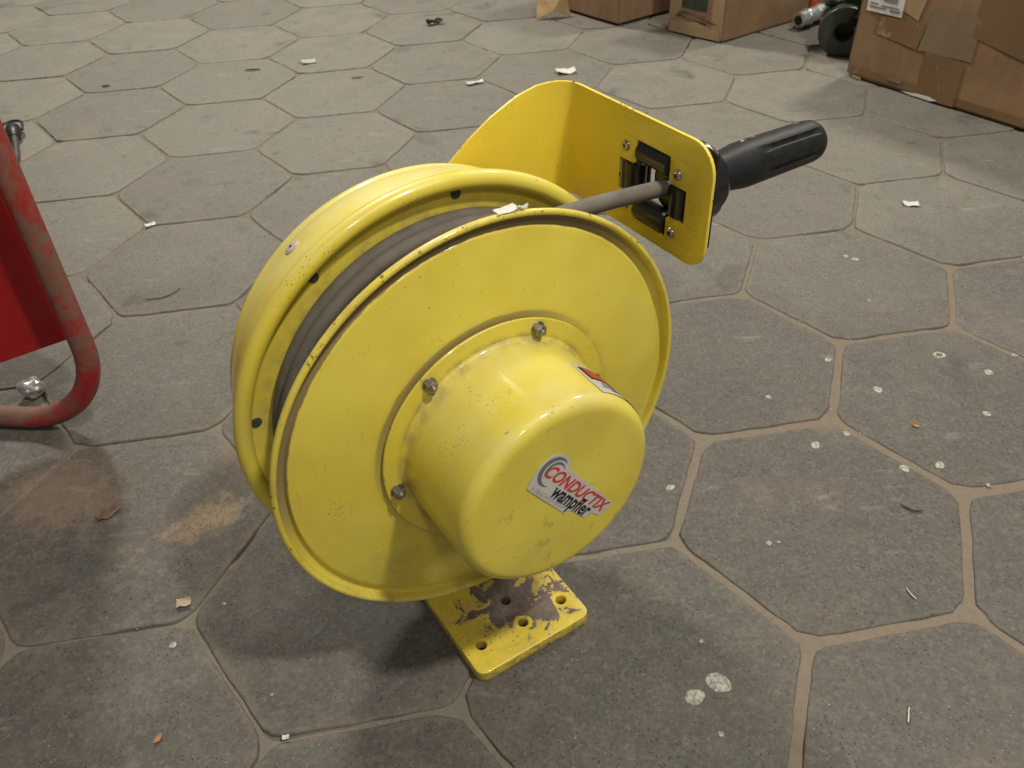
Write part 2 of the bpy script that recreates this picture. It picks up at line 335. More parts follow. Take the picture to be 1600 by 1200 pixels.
def tape_mat(name, base, rough=.22):
    t = NT(name, rough, 0, .5); v = t.obj(); n = t.noise(t.mapv(v, (1, 1, .35)), 16, 3, .5, .6); cr = t.ramp(t.noise(t.mapv(v, (1, 1, .4), (0, .5, 0)), 20, 3, .6, .8), .60, .70)  # pale upright streaks are gloss highlights painted into the tape colour
    return t.out(t.mix(t.mul(cr, .35), t.mix(t.ramp(n, .3, .7), tuple(q*.93 for q in base), tuple(q*1.07 for q in base)), (0.55, 0.45, 0.33)), rough, t.math('ADD', n, t.mul(cr, .3)), .45, .004)
M_cardC = card_mat('brown_cardboard', (0.255, 0.152, 0.08), 1.0); M_cardB = card_mat('light_brown_cardboard', (0.30, 0.19, 0.105), 4.0); M_cardA = card_mat('mid_brown_cardboard', (0.245, 0.148, 0.085), 9.0)
M_kraft = card_mat('torn_kraft_paper', (0.45, 0.30, 0.14), 3.0)
M_tape = tape_mat('brown_parcel_tape', (0.185, 0.105, 0.05)); M_clear = tape_mat('greyish_parcel_tape', (0.21, 0.145, 0.085), .15); M_tapeB = tape_mat('tan_parcel_tape', (0.37, 0.25, 0.14), .25)
M_paper = plain('white_paper', (0.62, 0.60, 0.55), .7, 0, .08); M_print = plain('grey_printed_ink', (0.18, 0.18, 0.17), .6)
def redtube_mat():
    t = NT('worn_red_tube_paint', .5); v = t.obj(); geo = t.n('NewGeometry'); N = t.sep(geo.outputs['Normal']); n = t.noise(v, 14, 5, .65, .5); f = t.noise(v, 90, 4, .7)
    c = t.mix(f, (0.26, 0.010, 0.016), (0.38, 0.02, 0.026)); d = t.math('ADD', t.ramp(n, .38, .60), t.ramp(N[2], .3, .9, 0, .5)); d = t.math('MINIMUM', t.mul(d, t.ramp(f, .2, .55)), .85)
    c = t.mix(d, c, t.mix(t.noise(v, 40, 3), (0.10, 0.072, 0.048), (0.19, 0.14, 0.10))); return t.out(c, t.ramp(d, 0, 1, .4, .85), f, .3, .0008)
def redsheet_mat():
    t = NT('scratched_red_sheet_paint', .4); v = t.obj(); n = t.noise(v, 9, 5, .6); sc = t.ramp(t.noise(t.mapv(v, (1, 1, 14), (.3, .5, 0)), 9, 4, .7), .64, .70, 0, .5); d = t.ramp(t.noise(v, 5, 5, .65), .45, .75, 0, .4)
    c = t.mix(n, (0.24, 0.005, 0.007), (0.33, 0.008, 0.010)); c = t.mix(d, c, (0.15, 0.055, 0.04)); c = t.mix(t.mul(sc, n), c, (0.42, 0.14, 0.12)); return t.out(c, t.ramp(n, .2, .8, .32, .6), n, .3, .004)
M_redtube = redtube_mat(); M_redsheet = redsheet_mat()
M_green = plain('dark_green_cast_iron', (0.028, 0.038, 0.026), .3, 0, .3, 40, .2); M_chrome = plain('zinc_plated_steel', (0.62, 0.64, 0.63), .32, .75, .25, 90, .2)
M_orange = plain('orange_plastic', (0.65, 0.10, 0.02), .4); M_foil = plain('crumpled_foil', (0.62, 0.62, 0.62), .28, .85, .1)
M_leaf = plain('dry_brown_leaf', (0.155, 0.092, 0.055), .7, 0, .3); M_twig = plain('dark_twig', (0.05, 0.035, 0.025), .8); M_pale = plain('pale_grit', (0.55, 0.52, 0.46), .8, 0, .2); M_spot = plain('white_paint_splash', (0.32, 0.31, 0.265), .75, 0, .5, 220, .2)
M_hair = plain('black_wire', (0.02, 0.018, 0.015), .6)

# ------------------------------------------------------------------ floor: sand bed and hexagonal pavers
LA = -2.46801106; LO = Vector((-0.38537454, 1.9184819)); s3 = 3**.5
def lat(x, y): return Vector((math.cos(LA)*x-math.sin(LA)*y, math.sin(LA)*x+math.cos(LA)*y))*S+LO
def bed_z(x, y):
    n = nz((x, y, 0), 6, 3); f = nz((x, y, 0), 40, 7)
    fill = min(1, max(0, (x+.15)/.4))*min(1, max(0, (1.6-y)/.5))
    return -.0038+.0010*fill+.0012*n*(1-.5*fill)+.0004*f-.007*max(0, nz((x, y, 0), 17, 21)-.12)*(1-.5*fill)
def axis_pts(a, b, c, d, fine, coarse):
    p = [a]; 
    while p[-1] < d:
        p.append(p[-1]+(fine if b <= p[-1] <= c else coarse))
    return p
xs = [-9, -6] + axis_pts(-3.4, -.85, .85, 3.4, .0065, .045) + [6, 9]; ys = [-6, -2] + axis_pts(-.3, .32, 1.45, 5.0, .0065, .045) + [7, 12]
vv = [(x, y, bed_z(x, y)) for y in ys for x in xs]; nx = len(xs)
ff = [(j*nx+i, j*nx+i+1, (j+1)*nx+i+1, (j+1)*nx+i) for j in range(len(ys)-1) for i in range(nx-1)]
floor = obj('floor', smooth(mesh('floor', vv, ff), 180), M_sand, kind='structure', label='grey hexagonal concrete paving laid on sand')
PAVERS = []
for q in range(-26, 27):
    for r in range(-26, 27):
        hx, hy = s3*(q+r/2), 1.5*r; c = lat(hx, hy)
        if not (-.05 < c.y < 4.3 and -.33-.44*c.y-.55 < c.x < .28+.494*c.y+.55): continue
        rr = random.Random(q*131+r*17)
        fill = min(1, max(0, (c.x+.15)/.4))*min(1, max(0, (1.6-c.y)/.5))
        gap = []
        for k in range(6):
            a0 = math.radians(60*k)+LA; m = c+Vector((math.cos(a0), math.sin(a0)))*S*s3/2
            fl = min(1, max(0, (m.x+.12)/.35))*min(1, max(0, (1.55-m.y)/.5)); j_ = nz((m.x*7.3, m.y*7.3, 5), 1)
            far = min(1, max(0, (m.y-1.2)/.8)); gap.append(max(.0009, .0018+.0036*fl+.0010*far+.0026*j_+rr.uniform(-.0004, .0004)))
        # corners of the inset hexagon: intersection of neighbouring offset edges
        cor = []
        for k in range(6):
            a0 = math.radians(60*k); a1 = math.radians(60*(k+1)); ap = S*s3/2
            n0 = Vector((math.cos(a0), math.sin(a0))); n1 = Vector((math.cos(a1), math.sin(a1))); d0 = ap-gap[k]; d1 = ap-gap[(k+1) % 6]
            det = n0.x*n1.y-n0.y*n1.x; cor.append(Vector(((d0*n1.y-d1*n0.y)/det, (n0.x*d1-n1.x*d0)/det)))
        ring = []; SUB = 14
        for k in range(6):
            a, b = cor[k], cor[(k+1) % 6]
            for m in range(SUB): ring.append(a.lerp(b, m/SUB))
        # blunt the corners a little, roughen the edge
        ring2 = []; cpull = [rr.uniform(.002, .009) for _ in range(6)]
        for i, p in enumerate(ring):
            k = i % SUB; pull = cpull[i//SUB] if k == 0 else (cpull[i//SUB]*.25 if k == 1 else 0)
            wv = .0013*nz((p.x, p.y, q*3.1+r*7.7), 45)+.0012*nz((p.x, p.y, q*2.1+r*3.7), 16)-.0022*max(0, nz((p.x, p.y, q*1.3-r*2.7), 90)-.25)
            ring2.append(p*(1-(pull+.0006-wv)/p.length))
        tx, ty = rr.uniform(-.0035, .0035), rr.uniform(-.0035, .0035); h0 = -rr.uniform(.0004, .0012)
        if abs(c.x) < .35 and .4 < c.y < .8: h0 = -.0006; tx = ty = 0
        v, f = [], []; n = len(ring2)
        for (inset, z) in ((.0030, 0), (.0010, -.0005), (0, -.0020), (0, -.03)):
            for p in ring2:
                qn = p*(1-inset/p.length); v.append((qn.x, qn.y, z+h0+(tx*qn.x+ty*qn.y)*.9-.0006*max(0, nz((qn.x, qn.y, q+r), 90))*(1 if inset else 0)))
        for L_ in range(3):
            for i in range(n): j = (i+1) % n; f.append((L_*n+i, L_*n+j, (L_+1)*n+j, (L_+1)*n+i)[::-1])
        f.append(tuple(range(n)))
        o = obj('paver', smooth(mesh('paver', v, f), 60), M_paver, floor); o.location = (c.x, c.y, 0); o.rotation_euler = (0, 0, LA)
        PAVERS.append((c, o, h0))
def paver_at(x, y): return min(PAVERS, key=lambda t: (t[0]-Vector((x, y))).length)
def blob_mesh(r, th, n=14, seed=0, ring=False, squash=1.0):
    v, f = [], []
    pr = [r*(1+.30*nz((math.cos(2*PI*i/n), math.sin(2*PI*i/n), seed), .8)+.12*nz((math.cos(2*PI*i/n), math.sin(2*PI*i/n), seed), 3.1)) for i in range(n)]
    levels = ((1, 0), (.86, th), (.5, th*(.2 if ring else 1.0)))
    for s_, z in levels:
        for i in range(n): a = 2*PI*i/n; v.append((pr[i]*s_*math.cos(a), pr[i]*s_*math.sin(a)*squash, z))
    for L_ in range(2):
        for i in range(n): j = (i+1) % n; f.append((L_*n+i, L_*n+j, (L_+1)*n+j, (L_+1)*n+i))
    f.append(tuple(2*n+i for i in range(n))); f.append(tuple(range(n-1, -1, -1)))
    return mesh('spot', v, f)
SPOTS = [(0.481, 1.014, .0057), (0.529, 0.94, .0073), (0.65, 1.015, .0094), (0.704, 0.969, .0073), (0.659, 0.878, .0061), (0.554, 0.782, .0073), (0.507, 0.779, .0065), (0.619, 1.298, .0066), (0.606, 1.31, .0056), (0.369, 0.933, .0045), (0.406, 0.83, .0068), (0.454, 0.85, .0052), (0.198, 0.763, .0057), (0.597, 1.168, .0031), (0.76, 1.006, .0047), (0.6, 0.744, .0032), (0.2, 0.483, .0125), (0.173, 0.469, .0104), (0.3, 0.664, .0038), (0.312, 0.665, .0023), (0.193, 0.534, .0027), (0.191, 0.428, .0031), (-0.385, 0.557, .0043), (-0.341, 0.609, .003), (-0.263, 0.491, .002)]
for i, (x, y, r) in enumerate(SPOTS):
    c, po, h0 = paver_at(x, y)
    o = obj('paint_spot', smooth(blob_mesh(r, .0005, 16, i*3.7, ring=(i == 2), squash=.85), 60), M_spot, po)
    d = Vector((x, y))-c; ca, sa = math.cos(-LA), math.sin(-LA)
    o.location = (d.x*ca-d.y*sa, d.x*sa+d.y*ca, h0+.0003); o.rotation_euler = (0, 0, i*1.3)

# ------------------------------------------------------------------ the reel
PHI = math.radians(-58.9026)
reel = empty('cable_reel', (-0.01675, 0.58182, 0), PHI, label='yellow spring-driven cable reel with a drum housing, guide arm and base plate', cat='cable reel')
def Lc(a, b, z): return Vector((a*S, b*S, z*S+ZC))
R1 = 0.2108
def dent(x, r, a):
    if r > .1935 or r < .118: return 0
    y, z = r*math.cos(a), r*math.sin(a); return .0011*nz((y, z, 0), 9, 2)+.0004*nz((y, z, 0), 24, 5)
prof = [(.0035, .085), (.0035, .112)]
prof += [(.0035+(-.0055-.0035)*((r-.112)/(.193-.112))**1.4, r) for r in [.118, .125, .132, .14, .148, .156, .164, .172, .180, .188, .193]]
prof += [(-.0058, .1944), (-.0068, .1956), (-.0090, .1962), (-.0098, .1970), (-.0098, .2032), (-.0090, .2042), (-.0040, .2050)]
prof += arc(-.0030, .2080, .0028, -85, 130, 9) + [(-.0060, .2098), (-.0064, .2085), (-.0125, .2045), (-.0125, .195), (-.010, .192), (-.002, .112), (-.002, .085)]
ff_ = obj('front_flange', smooth(lathe(prof, 160, ZC, jit=dent), 40), M_disc, reel)
# raised mounting ring under the housing
obj('mounting_ring', smooth(lathe([(.0056, .080), (.0056, .1160), (.0060, .1166), (.0072, .1166), (.0078, .1160), (.0078, .080)], 120, ZC), 30), M_ring, reel)
hp = [(.0079, .1000), (.0085, .0985), (.0105, .0970), (.014, .0965)] + [(.014+(.0930-.014)*i/8, .0965-.0012*i/8) for i in range(1, 9)] + arc(.0936, .0836, .0117, 88, 0, 9) + [(.1053, .078), (.1054, .05), (.1055, .02), (.1055, .0)]
hous = obj('spring_housing', smooth(lathe(hp, 120, ZC, jit=lambda x, r, a: .0005*nz((r*math.cos(a), r*math.sin(a), 0), 22, 9) if x > .1 else 0), 50), M_hous, reel)
XF = .1058
def nut(ang, r=.1070, x=.0078):
    y, z = r*math.cos(ang), r*math.sin(ang)+ZC
    bm = bmesh.new()
    def cyl(n, ra, rb, x0, x1, rot=0):
        A = [bm.verts.new((x0, y+ra*math.cos(2*PI*i/n+rot), z+ra*math.sin(2*PI*i/n+rot))) for i in range(n)]
        B = [bm.verts.new((x1, y+rb*math.cos(2*PI*i/n+rot), z+rb*math.sin(2*PI*i/n+rot))) for i in range(n)]
        for i in range(n): bm.faces.new((A[i], A[(i+1) % n], B[(i+1) % n], B[i]))
        bm.faces.new(B); bm.faces.new(A[::-1])
    cyl(18, .0068, .0066, x, x+.0012); cyl(6, .0058, .0058, x+.0012, x+.0062, ang+.3); cyl(6, .0058, .0047, x+.0062, x+.0069, ang+.3); cyl(12, .0031, .0029, x+.0069, x+.0092); cyl(12, .0029, .0018, x+.0092, x+.0102)
    bmesh.ops.recalc_face_normals(bm, faces=bm.faces); me = bpy.data.meshes.new('nut'); bm.to_mesh(me); bm.free(); return smooth(me, 30)
for k in range(6): obj('hex_nut', nut(math.radians(66.4+60.4*k if k < 3 else 66.4+60*k)), M_nut, reel)

# logo sticker on the drum end: lettering runs along tv, upright along nv
tv = Vector((.603, -.798)); nv = Vector((.798, .603))
def onface(p, lift):
    q = tv*p.x*S+nv*p.y*S; return Vector((XF+lift+p.z, q.x, q.y+ZC))
out_ = [(-.235, -.052), (.085, -.058), (.10, -.062), (.115, -.032), (.245, -.028), (.262, .012), (.325, .018), (.345, .098), (.30, .108), (-.10, .118), (-.125, .150), (-.205, .160), (-.252, .128), (-.270, .06), (-.258, .0)]
st = obj('logo_sticker', smooth(move(poly2d([rounded(out_, .012, 3)], .00012), lambda p: onface(p, .00015)), 30), M_white, hous)
def lettering(name, me, mat, lift=.00042): return obj(name, move(me, lambda p: onface(p, lift)), mat, hous)
lettering('red_lettering', text_mesh('CONDUCTIX', (-.213, .034, .330, .100), .28, .034), M_red)
lettering('black_lettering', text_mesh('wampfler', (-.082, -.052, .240, .050), .12, .026), M_black, .00052)
lettering('small_grey_lettering', text_mesh('A DELACHAUX GROUP', (-.215, -.045, .066, -.026), .1, .0), M_grey)
def crescent(cx, cy, r0, a0, a1, w0, n=22, sq=1.0, tilt=0.0):
    o1, o2 = [], []
    for i in range(n+1):
        t = i/n; a = math.radians(a0+(a1-a0)*t); wd = w0*math.sin(PI*min(max(t, .02), .98))**.8
        for L_, rr in ((o1, r0), (o2, r0-wd)):
            x, y = rr*math.cos(a), rr*sq*math.sin(a); L_.append((cx+x*math.cos(tilt)-y*math.sin(tilt), cy+x*math.sin(tilt)+y*math.cos(tilt)))
    return o1+o2[::-1]
lettering('slate_swoosh', poly2d([crescent(-.178, .070, .078, 60, 300, .026)], 0), M_slate)
lettering('slate_swoosh', poly2d([crescent(-.165, .072, .055, 40, 235, .014)], 0), M_slate)
# warning sticker wrapped on the drum side: x along the axis, angle round the drum
def onhous(u, ang, lift): r = .0958+lift; return Vector((u*S, r*math.cos(ang), r*math.sin(ang)+ZC))
def patch(name, u0, u1, a0, a1, lift, mat, n=10, ell=False):
    v, f = [], []
    if ell:
        v.append(onhous((u0+u1)/2, math.radians((a0+a1)/2), lift))
        for i in range(20): t = 2*PI*i/20; v.append(onhous((u0+u1)/2+(u1-u0)/2*math.cos(t), math.radians((a0+a1)/2+(a1-a0)/2*math.sin(t)), lift))
        f = [(0, 1+i, 1+(i+1) % 20) for i in range(20)]
    else:
        for i in range(n+1):
            a = math.radians(a0+(a1-a0)*i/n); v += [onhous(u0, a, lift), onhous(u1, a, lift)]
        f = [(2*i, 2*i+1, 2*i+3, 2*i+2) for i in range(n)]
    return obj(name, fixn(mesh(name, v, f)), mat, hous)
patch('warning_sticker', .258, .495, 10, 60, .00025, M_white)
patch('black_warning_panel', .276, .384, 13, 57, .0005, M_black); patch('red_warning_panel', .288, .372, 15, 55.2, .0007, M_red)
patch('sticker_text_line', .405, .418, 14, 52, .0005, M_slate); patch('sticker_text_line', .432, .445, 14, 54, .0005, M_slate); patch('sticker_text_line', .456, .465, 20, 50, .0005, M_slate)

# rear flange with rolled lip, plugs, cover behind
lip = [(-.0945, .070), (-.0905, .10), (-.0905, .160), (-.0905, .186), (-.0912, .1940), (-.0905, .1972)] + arc(-.0870, .2045, .0080, -110, 115, 14) + [(-.0925, .2110), (-.0965, .2065), (-.0975, .2052)]
rear = obj('rear_flange', smooth(lathe(lip, 160, ZC), 45), M_rear, reel)
shell = [(-.0955, .195), (-.0960, .2050), (-.0985, .2040), (-.110, .2028), (-.125, .2002), (-.140, .1968), (-.150, .1935)] + arc(-.1545, .1790, .0140, 72, 180, 8) + [(-.1687, .17), (-.1687, .12), (-.1687, .06), (-.1687, .0)]
sh = obj('rear_cover', smooth(lathe(shell, 140, ZC), 45), M_shell, reel)
for a in (82.3, 125.8, 169.5, 214, 259, 304, 349, 37):
    a = math.radians(a); p = Vector((-.0904, .1912*math.cos(a), .1912*math.sin(a)+ZC)); obj('plug', smooth(revolve([(0, .0050), (.0004, .0050), (.0009, .0042)], p, (1, 0, 0), 16), 30), M_plug, rear)
a = math.radians(124.4); n_ = Vector((-.2, math.cos(a), math.sin(a))).normalized(); p = Vector((-.132, .1988*math.cos(a), .1988*math.sin(a)+ZC))
rv = obj('rivet', smooth(revolve([(-.001, .0074), (.0006, .0074), (.0014, .0050), (.0018, .0015)], p, n_, 18), 40), M_rivet, sh)
obj('rivet_pin', smooth(revolve([(.0015, .0016), (.0023, .0013)], p, n_, 10), 40), M_socket, sh)

# wound cable: layers of turns on the drum, last turn leaves at the top toward the guide
obj('drum_core', smooth(lathe([(-.0895, .150), (-.004, .150)], 64, ZC), 40), M_bracket, reel)
RC = .0078
path = []
def turn_r(t, base): return base+.0022*nz((t*.9, 0, 1), 1.0)+.0012*nz((t*3.1, 4, 1), 1)
N1 = 72
for i in range(int(4.6*N1)):                                  # lower layer
    t = i/N1; a = -2*PI*t+.4; x = -.0815+.0150*t; r = turn_r(t, .1570); path.append((x, r*math.cos(a), r*math.sin(a)+ZC))
obj('cable_layer', smooth(tube(path, RC, 12), 60), M_cable, reel)
path = []
TT = 3.45
for i in range(int(TT*N1)+1):                                 # outer layer: two turns against the rear flange, then across to the last turn up front
    t = i/N1; a = PI/2+2*PI*(TT-t)
    c_ = min(1, max(0, (t-2.05)/.42)); c_ = c_*c_*(3-2*c_); k_ = min(1, max(0, (t-.95)/.2)); x = -.0805+.0158*k_+.030*c_+.0010*nz((t*1.3, 2, 0), 1); r = turn_r(t*.6+9, .1725-.002*c_)
    if t > TT-.3: r = r+(.1705-r)*((t-TT+.3)/.3); x = x+(-.0345-x)*((t-TT+.3)/.3)
    path.append((x, r*math.cos(a), r*math.sin(a)+ZC))
obj('cable_layer', smooth(tube(path, RC, 14), 60), M_cable, reel)
e0 = Vector(path[-1]); e1 = Lc(-.185, 1.10, .855); e2 = Lc(-.165, 1.25, .862); e3 = Lc(-.15, 1.40, .862)
lead = []
for i in range(25):
    t = i/24; q = e0.lerp(e1, t); q.z += .004*math.sin(PI*t); lead.append(q)
lead += [e1.lerp(e2, .5), e2, e3]
obj('cable_lead', smooth(tube(lead, RC, 18), 60), M_lead, reel)

# guide arm: one bent sheet, leg behind the reel, face with a cross-shaped window
RB = .024; XA = -1.0*S; YA = 1.12*S; LB = PI/2*RB; xc, yc = XA+RB, YA-RB
def uf(a): return LB+(a*S-xc)             # axial position on the face -> unrolled coordinate
def ul_(b): return b*S-yc                 # lateral position on the leg -> unrolled coordinate
ztop, zbot = 1.165, .535
outl = [(uf(.145), ztop), (ul_(.93), ztop), (ul_(.80), 1.135), (ul_(.64), 1.062), (ul_(.50), .975), (ul_(.36), .865), (ul_(.1), .60), (ul_(-.30), .18), (ul_(-.36), -.15), (ul_(-.12), -.38), (ul_(.2), -.32), (ul_(.42), .1), (ul_(.75), zbot), (uf(.145), zbot)]
rad = [.028, .03, .05, .05, .05, .05, .03, .02, .02, .02, .02, .02, .03, .024]
outl = rounded([(u, z*S) for u, z in outl], rad, 7)
A0, A1, B0, B1 = uf(-.388), uf(-.142), uf(-.516), uf(-.016); Z0, Z1, Y0, Y1 = .611*S, 1.031*S, .731*S, .900*S; k_ = .020*S
cross = [(A0, Z0), (A1, Z0), (A1, Y0-k_), (A1+k_, Y0), (B1, Y0), (B1, Y1), (A1+k_, Y1), (A1, Y1+k_), (A1, Z1), (A0, Z1), (A0, Y1+k_), (A0-k_, Y1), (B0, Y1), (B0, Y0), (A0-k_, Y0), (A0, Y0-k_)]
me = poly2d([outl, rounded(cross, .0008, 2)], .0017, .0006, 1)
bm = bmesh.new(); bm.from_mesh(me)
for i in range(0, 11): bmesh.ops.bisect_plane(bm, geom=bm.verts[:]+bm.edges[:]+bm.faces[:], plane_co=(LB*i/10, 0, 0), plane_no=(1, 0, 0))
bm.to_mesh(me); bm.free()
def bend(p):
    u, z, n = p.x, p.y, p.z
    if u < 0: x, y = XA-n, yc+u
    elif u < LB: f = u/RB; x, y = xc-(RB+n)*math.cos(f), yc+(RB+n)*math.sin(f)
    else: x, y = xc+u-LB, YA+n
    return Vector((x, y, z+ZC))
flatn = [abs(pl.normal.z) > .7 for pl in me.polygons]
move(me, bend); me.materials.append(M_arm); me.materials.append(M_edge)
for pl, fl in zip(me.polygons, flatn): pl.material_index = 0 if fl else 1
arm = obj('guide_arm', smooth(fixn(me), 30), None, reel)
yb = YA+.0017
fr = poly2d([rounded([(-.30*S, -.255*S), (.30*S, -.255*S), (.30*S, .255*S), (-.30*S, .255*S)], .004, 3), rounded([(-.165*S, -.165*S), (.165*S, -.165*S), (.165*S, .165*S), (-.165*S, .165*S)], .002, 2)], .0015, .0003, 1)
cx_, cz_ = -.266*S, .820*S+ZC
obj('roller_frame', smooth(move(fr, lambda p: Vector((cx_+p.x, yb+.0225+p.z, cz_+p.y))), 30), M_bracket, arm)
def cyl2(p0, p1, r, seg=20):
    d = (Vector(p1)-Vector(p0)); L_ = d.length; return smooth(revolve([(0, r*.82), (r*.12, r), (L_-r*.12, r), (L_, r*.82)], p0, d, seg), 40)
rr_ = .0108; yr = yb+.0030
for z in (.972, .668): obj('guide_roller', cyl2((-.382*S, yr, z*S+ZC), (-.150*S, yr, z*S+ZC), rr_), M_blk, arm)
for x in (-.432, -.092): obj('guide_roller', cyl2((x*S, yr+.0015, .736*S+ZC), (x*S, yr+.0015, .897*S+ZC), rr_), M_blk, arm)
for x0, x1, z0, z1 in ((-.508, -.472, .735, .897), (-.038, -.022, .735, .897), (-.384, -.146, 1.016, 1.028), (-.384, -.146, .614, .626)):
    bmx = poly2d([[(x0*S, z0*S), (x1*S, z0*S), (x1*S, z1*S), (x0*S, z1*S)]], .0112, .0002, 1); obj('roller_bracket', move(bmx, lambda p: Vector((p.x, yb+.0098+p.z, p.y+ZC))), M_bracket, arm)
for x, z in ((-.469, .976), (-.084, .962), (-.094, .652), (-.455, .662)):
    p = Vector((x*S, YA-.0017, z*S+ZC)); obj('button_screw', smooth(revolve([(0, .0052), (.0008, .0052), (.0022, .0042), (.0028, .0026)], p, (0, -1, 0), 18), 40), M_steel, arm)
    obj('screw_socket', smooth(revolve([(.0024, .0019), (.0030, .0019)], p, (0, -1, 0), 6), 30), M_socket, arm)
# stop collar and hand grip on the cable end
h0_ = Lc(-.140, 1.175, .862); h1_ = Lc(-.222, 2.215, .806); hd = (h1_-h0_).normalized(); HL = (h1_-h0_).length
def facet(t, a): return 1-.045*(1-abs(math.cos(4*a)))
obj('stop_collar', smooth(revolve([(.0, .026), (.002, .0325), (.010, .0375), (.026, .0375), (.032, .0340), (.034, .029), (.0345, .019)], h0_, hd, 48, facet), 24), M_blk, reel)
def flute(t, a):
    u = max(0, min(1, (t-.098)/.018))*max(0, min(1, (HL-.010-t)/.012)); c = math.cos(6*a+.5); return 1-.15*u*max(0, (c-.55)/.45)**.45
gp = [(.034, .0190), (.050, .0188), (.060, .0194), (.080, .0222), (.090, .0227)] + [(.094+i*.008, .0226-.00008*i) for i in range(12)]
gp = [g for g in gp if g[0] < HL-.014] + [(HL-.012, .0216), (HL-.006, .0208), (HL-.002, .0188), (HL, .0150), (HL+.0005, .007)]
obj('hand_grip', smooth(revolve(gp, h0_, hd, 144, flute), 40), M_grip, reel)
# base plate and upright
T = .0149; PW = .0709; PFx = .0625
pl_ = rounded([(PFx, -PW), (PFx, PW), (-.215, PW), (-.215, -PW)], .011, 6)
holes = [circle(.0300, -.0503, .0058), circle(.0294, .0532, .0058), circle(.0306, .0023, .0056), circle(-.0042, .0019, .0056), circle(-.17, -.0503, .0058), circle(-.17, .0532, .0058)]
base = obj('base_plate', smooth(move(poly2d([pl_]+holes, T/2, .0016, 2), lambda p: Vector((p.x, p.y, p.z+T/2+.0003))), 35), M_plate, reel)
upm = poly2d([rounded([(-.055, .0150), (.055, .0150), (.045, ZC+.05), (-.045, ZC+.05)], [.001, .001, .03, .03], 6)], .004, .0008, 1)
obj('upright', smooth(move(upm, lambda p: Vector((-.1765+p.z, p.x, p.y))), 35), M_arm, reel)
obj('axle', smooth(revolve([(0, .02), (.012, .02), (.014, .017)], (-.1805, 0, ZC), (-1, 0, 0), 24), 40), M_nut, reel)

# ------------------------------------------------------------------ red tubular stand on the left
P0 = Vector((-0.5648, 0.9209, 0)); th = -0.13453564; d = Vector((math.cos(th), math.sin(th), 0)); Rb = .1376; rT = .0152
red = empty('red_tube_stand', P0, 0, label='worn red tubular stand with a red sheet panel, cut off at left edge', cat='stand')
pth = [-d*s_+Vector((0, 0, rT)) for s_ in (.62, .5, .4, .3, .2)]
for i in range(17): t = PI/2*i/16; pth.append(-d*Rb+d*Rb*math.sin(t)+Vector((0, 0, rT+Rb-Rb*math.cos(t))))
pth += [Vector((0, 0, z)) for z in (.2, .3, .4, .5, .62, .74)]
obj('tube_frame', smooth(tube(pth, rT, 24), 60), M_redtube, red)
a_ = Vector((-.611, .982, 0))-P0; b_ = (Vector((-.69, .929, 0))-Vector((-.611, .982, 0))).normalized(); nrm = Vector((-b_.y, b_.x, 0)); nrm = nrm if nrm.y > 0 else -nrm
def sheet(p, q, z0, z1, th_):
    v = []
    for o_ in (Vector((0, 0, 0)), nrm*th_):
        for (r_, z) in ((p, z0), (q, z0), (q, z1), (p, z1)): v.append(Vector((r_.x, r_.y, z))+o_)
    return fixn(mesh('s', v, [(0, 1, 2, 3), (4, 5, 6, 7), (0, 1, 5, 4), (1, 2, 6, 5), (2, 3, 7, 6), (3, 0, 4, 7)]))
a_ = a_-b_*.014
obj('sheet_panel', sheet(a_, a_+b_*.45, .121, .70, .002), M_redsheet, red)
obj('panel_fold', sheet(a_+nrm*.0025, a_+nrm*.0025+b_*.004, .121, .70, .03), M_redsheet, red)
obj('panel_fold', sheet(a_+nrm*.0025+b_*.005, a_+nrm*.0025+b_*.45, .121, .125, .028), M_redsheet, red)
obj('bracket_bar', tube([a_+b_*.02+nrm*.006+Vector((0, 0, .5)), Vector((-.004, .012, .5))], .006, 10), M_redtube, red)

# ------------------------------------------------------------------ cardboard boxes
def carton(name, corner, du, dv, U, V, H, mat, label, amp=.004, seed=0, lift=.002):
    """corner = lower corner nearest the camera, faces along du and dv"""
    root = empty(name, (corner[0], corner[1], 0), 0, label=label, cat='box', group='cardboard boxes along the back')
    du = Vector((du[0], du[1], 0)).normalized(); dv = Vector((dv[0], dv[1], 0)).normalized()
    N = 14; bm = bmesh.new()
    bmesh.ops.create_cube(bm, size=1); bmesh.ops.bevel(bm, geom=bm.edges[:], offset=.012, segments=2, affect='EDGES')
    bmesh.ops.subdivide_edges(bm, edges=bm.edges[:], cuts=9, use_grid_fill=True)
    for v in bm.verts:
        a, b, c = v.co.x+.5, v.co.y+.5, v.co.z+.5
        p = du*(a*U)+dv*(b*V)+Vector((0, 0, c*H+lift)); ed = 1
        p += Vector((nz(p, 9, seed), nz(p, 9, seed+5), nz(p, 8, seed+9)*.25 if c > .02 else max(0, nz(p, 7, seed+9))*.5))*amp
        v.co = p
    bmesh.ops.recalc_face_normals(bm, faces=bm.faces); me = bpy.data.meshes.new('carton'); bm.to_mesh(me); bm.free()
    obj('carton_wall', smooth(me, 50), mat, root); return root, du, dv
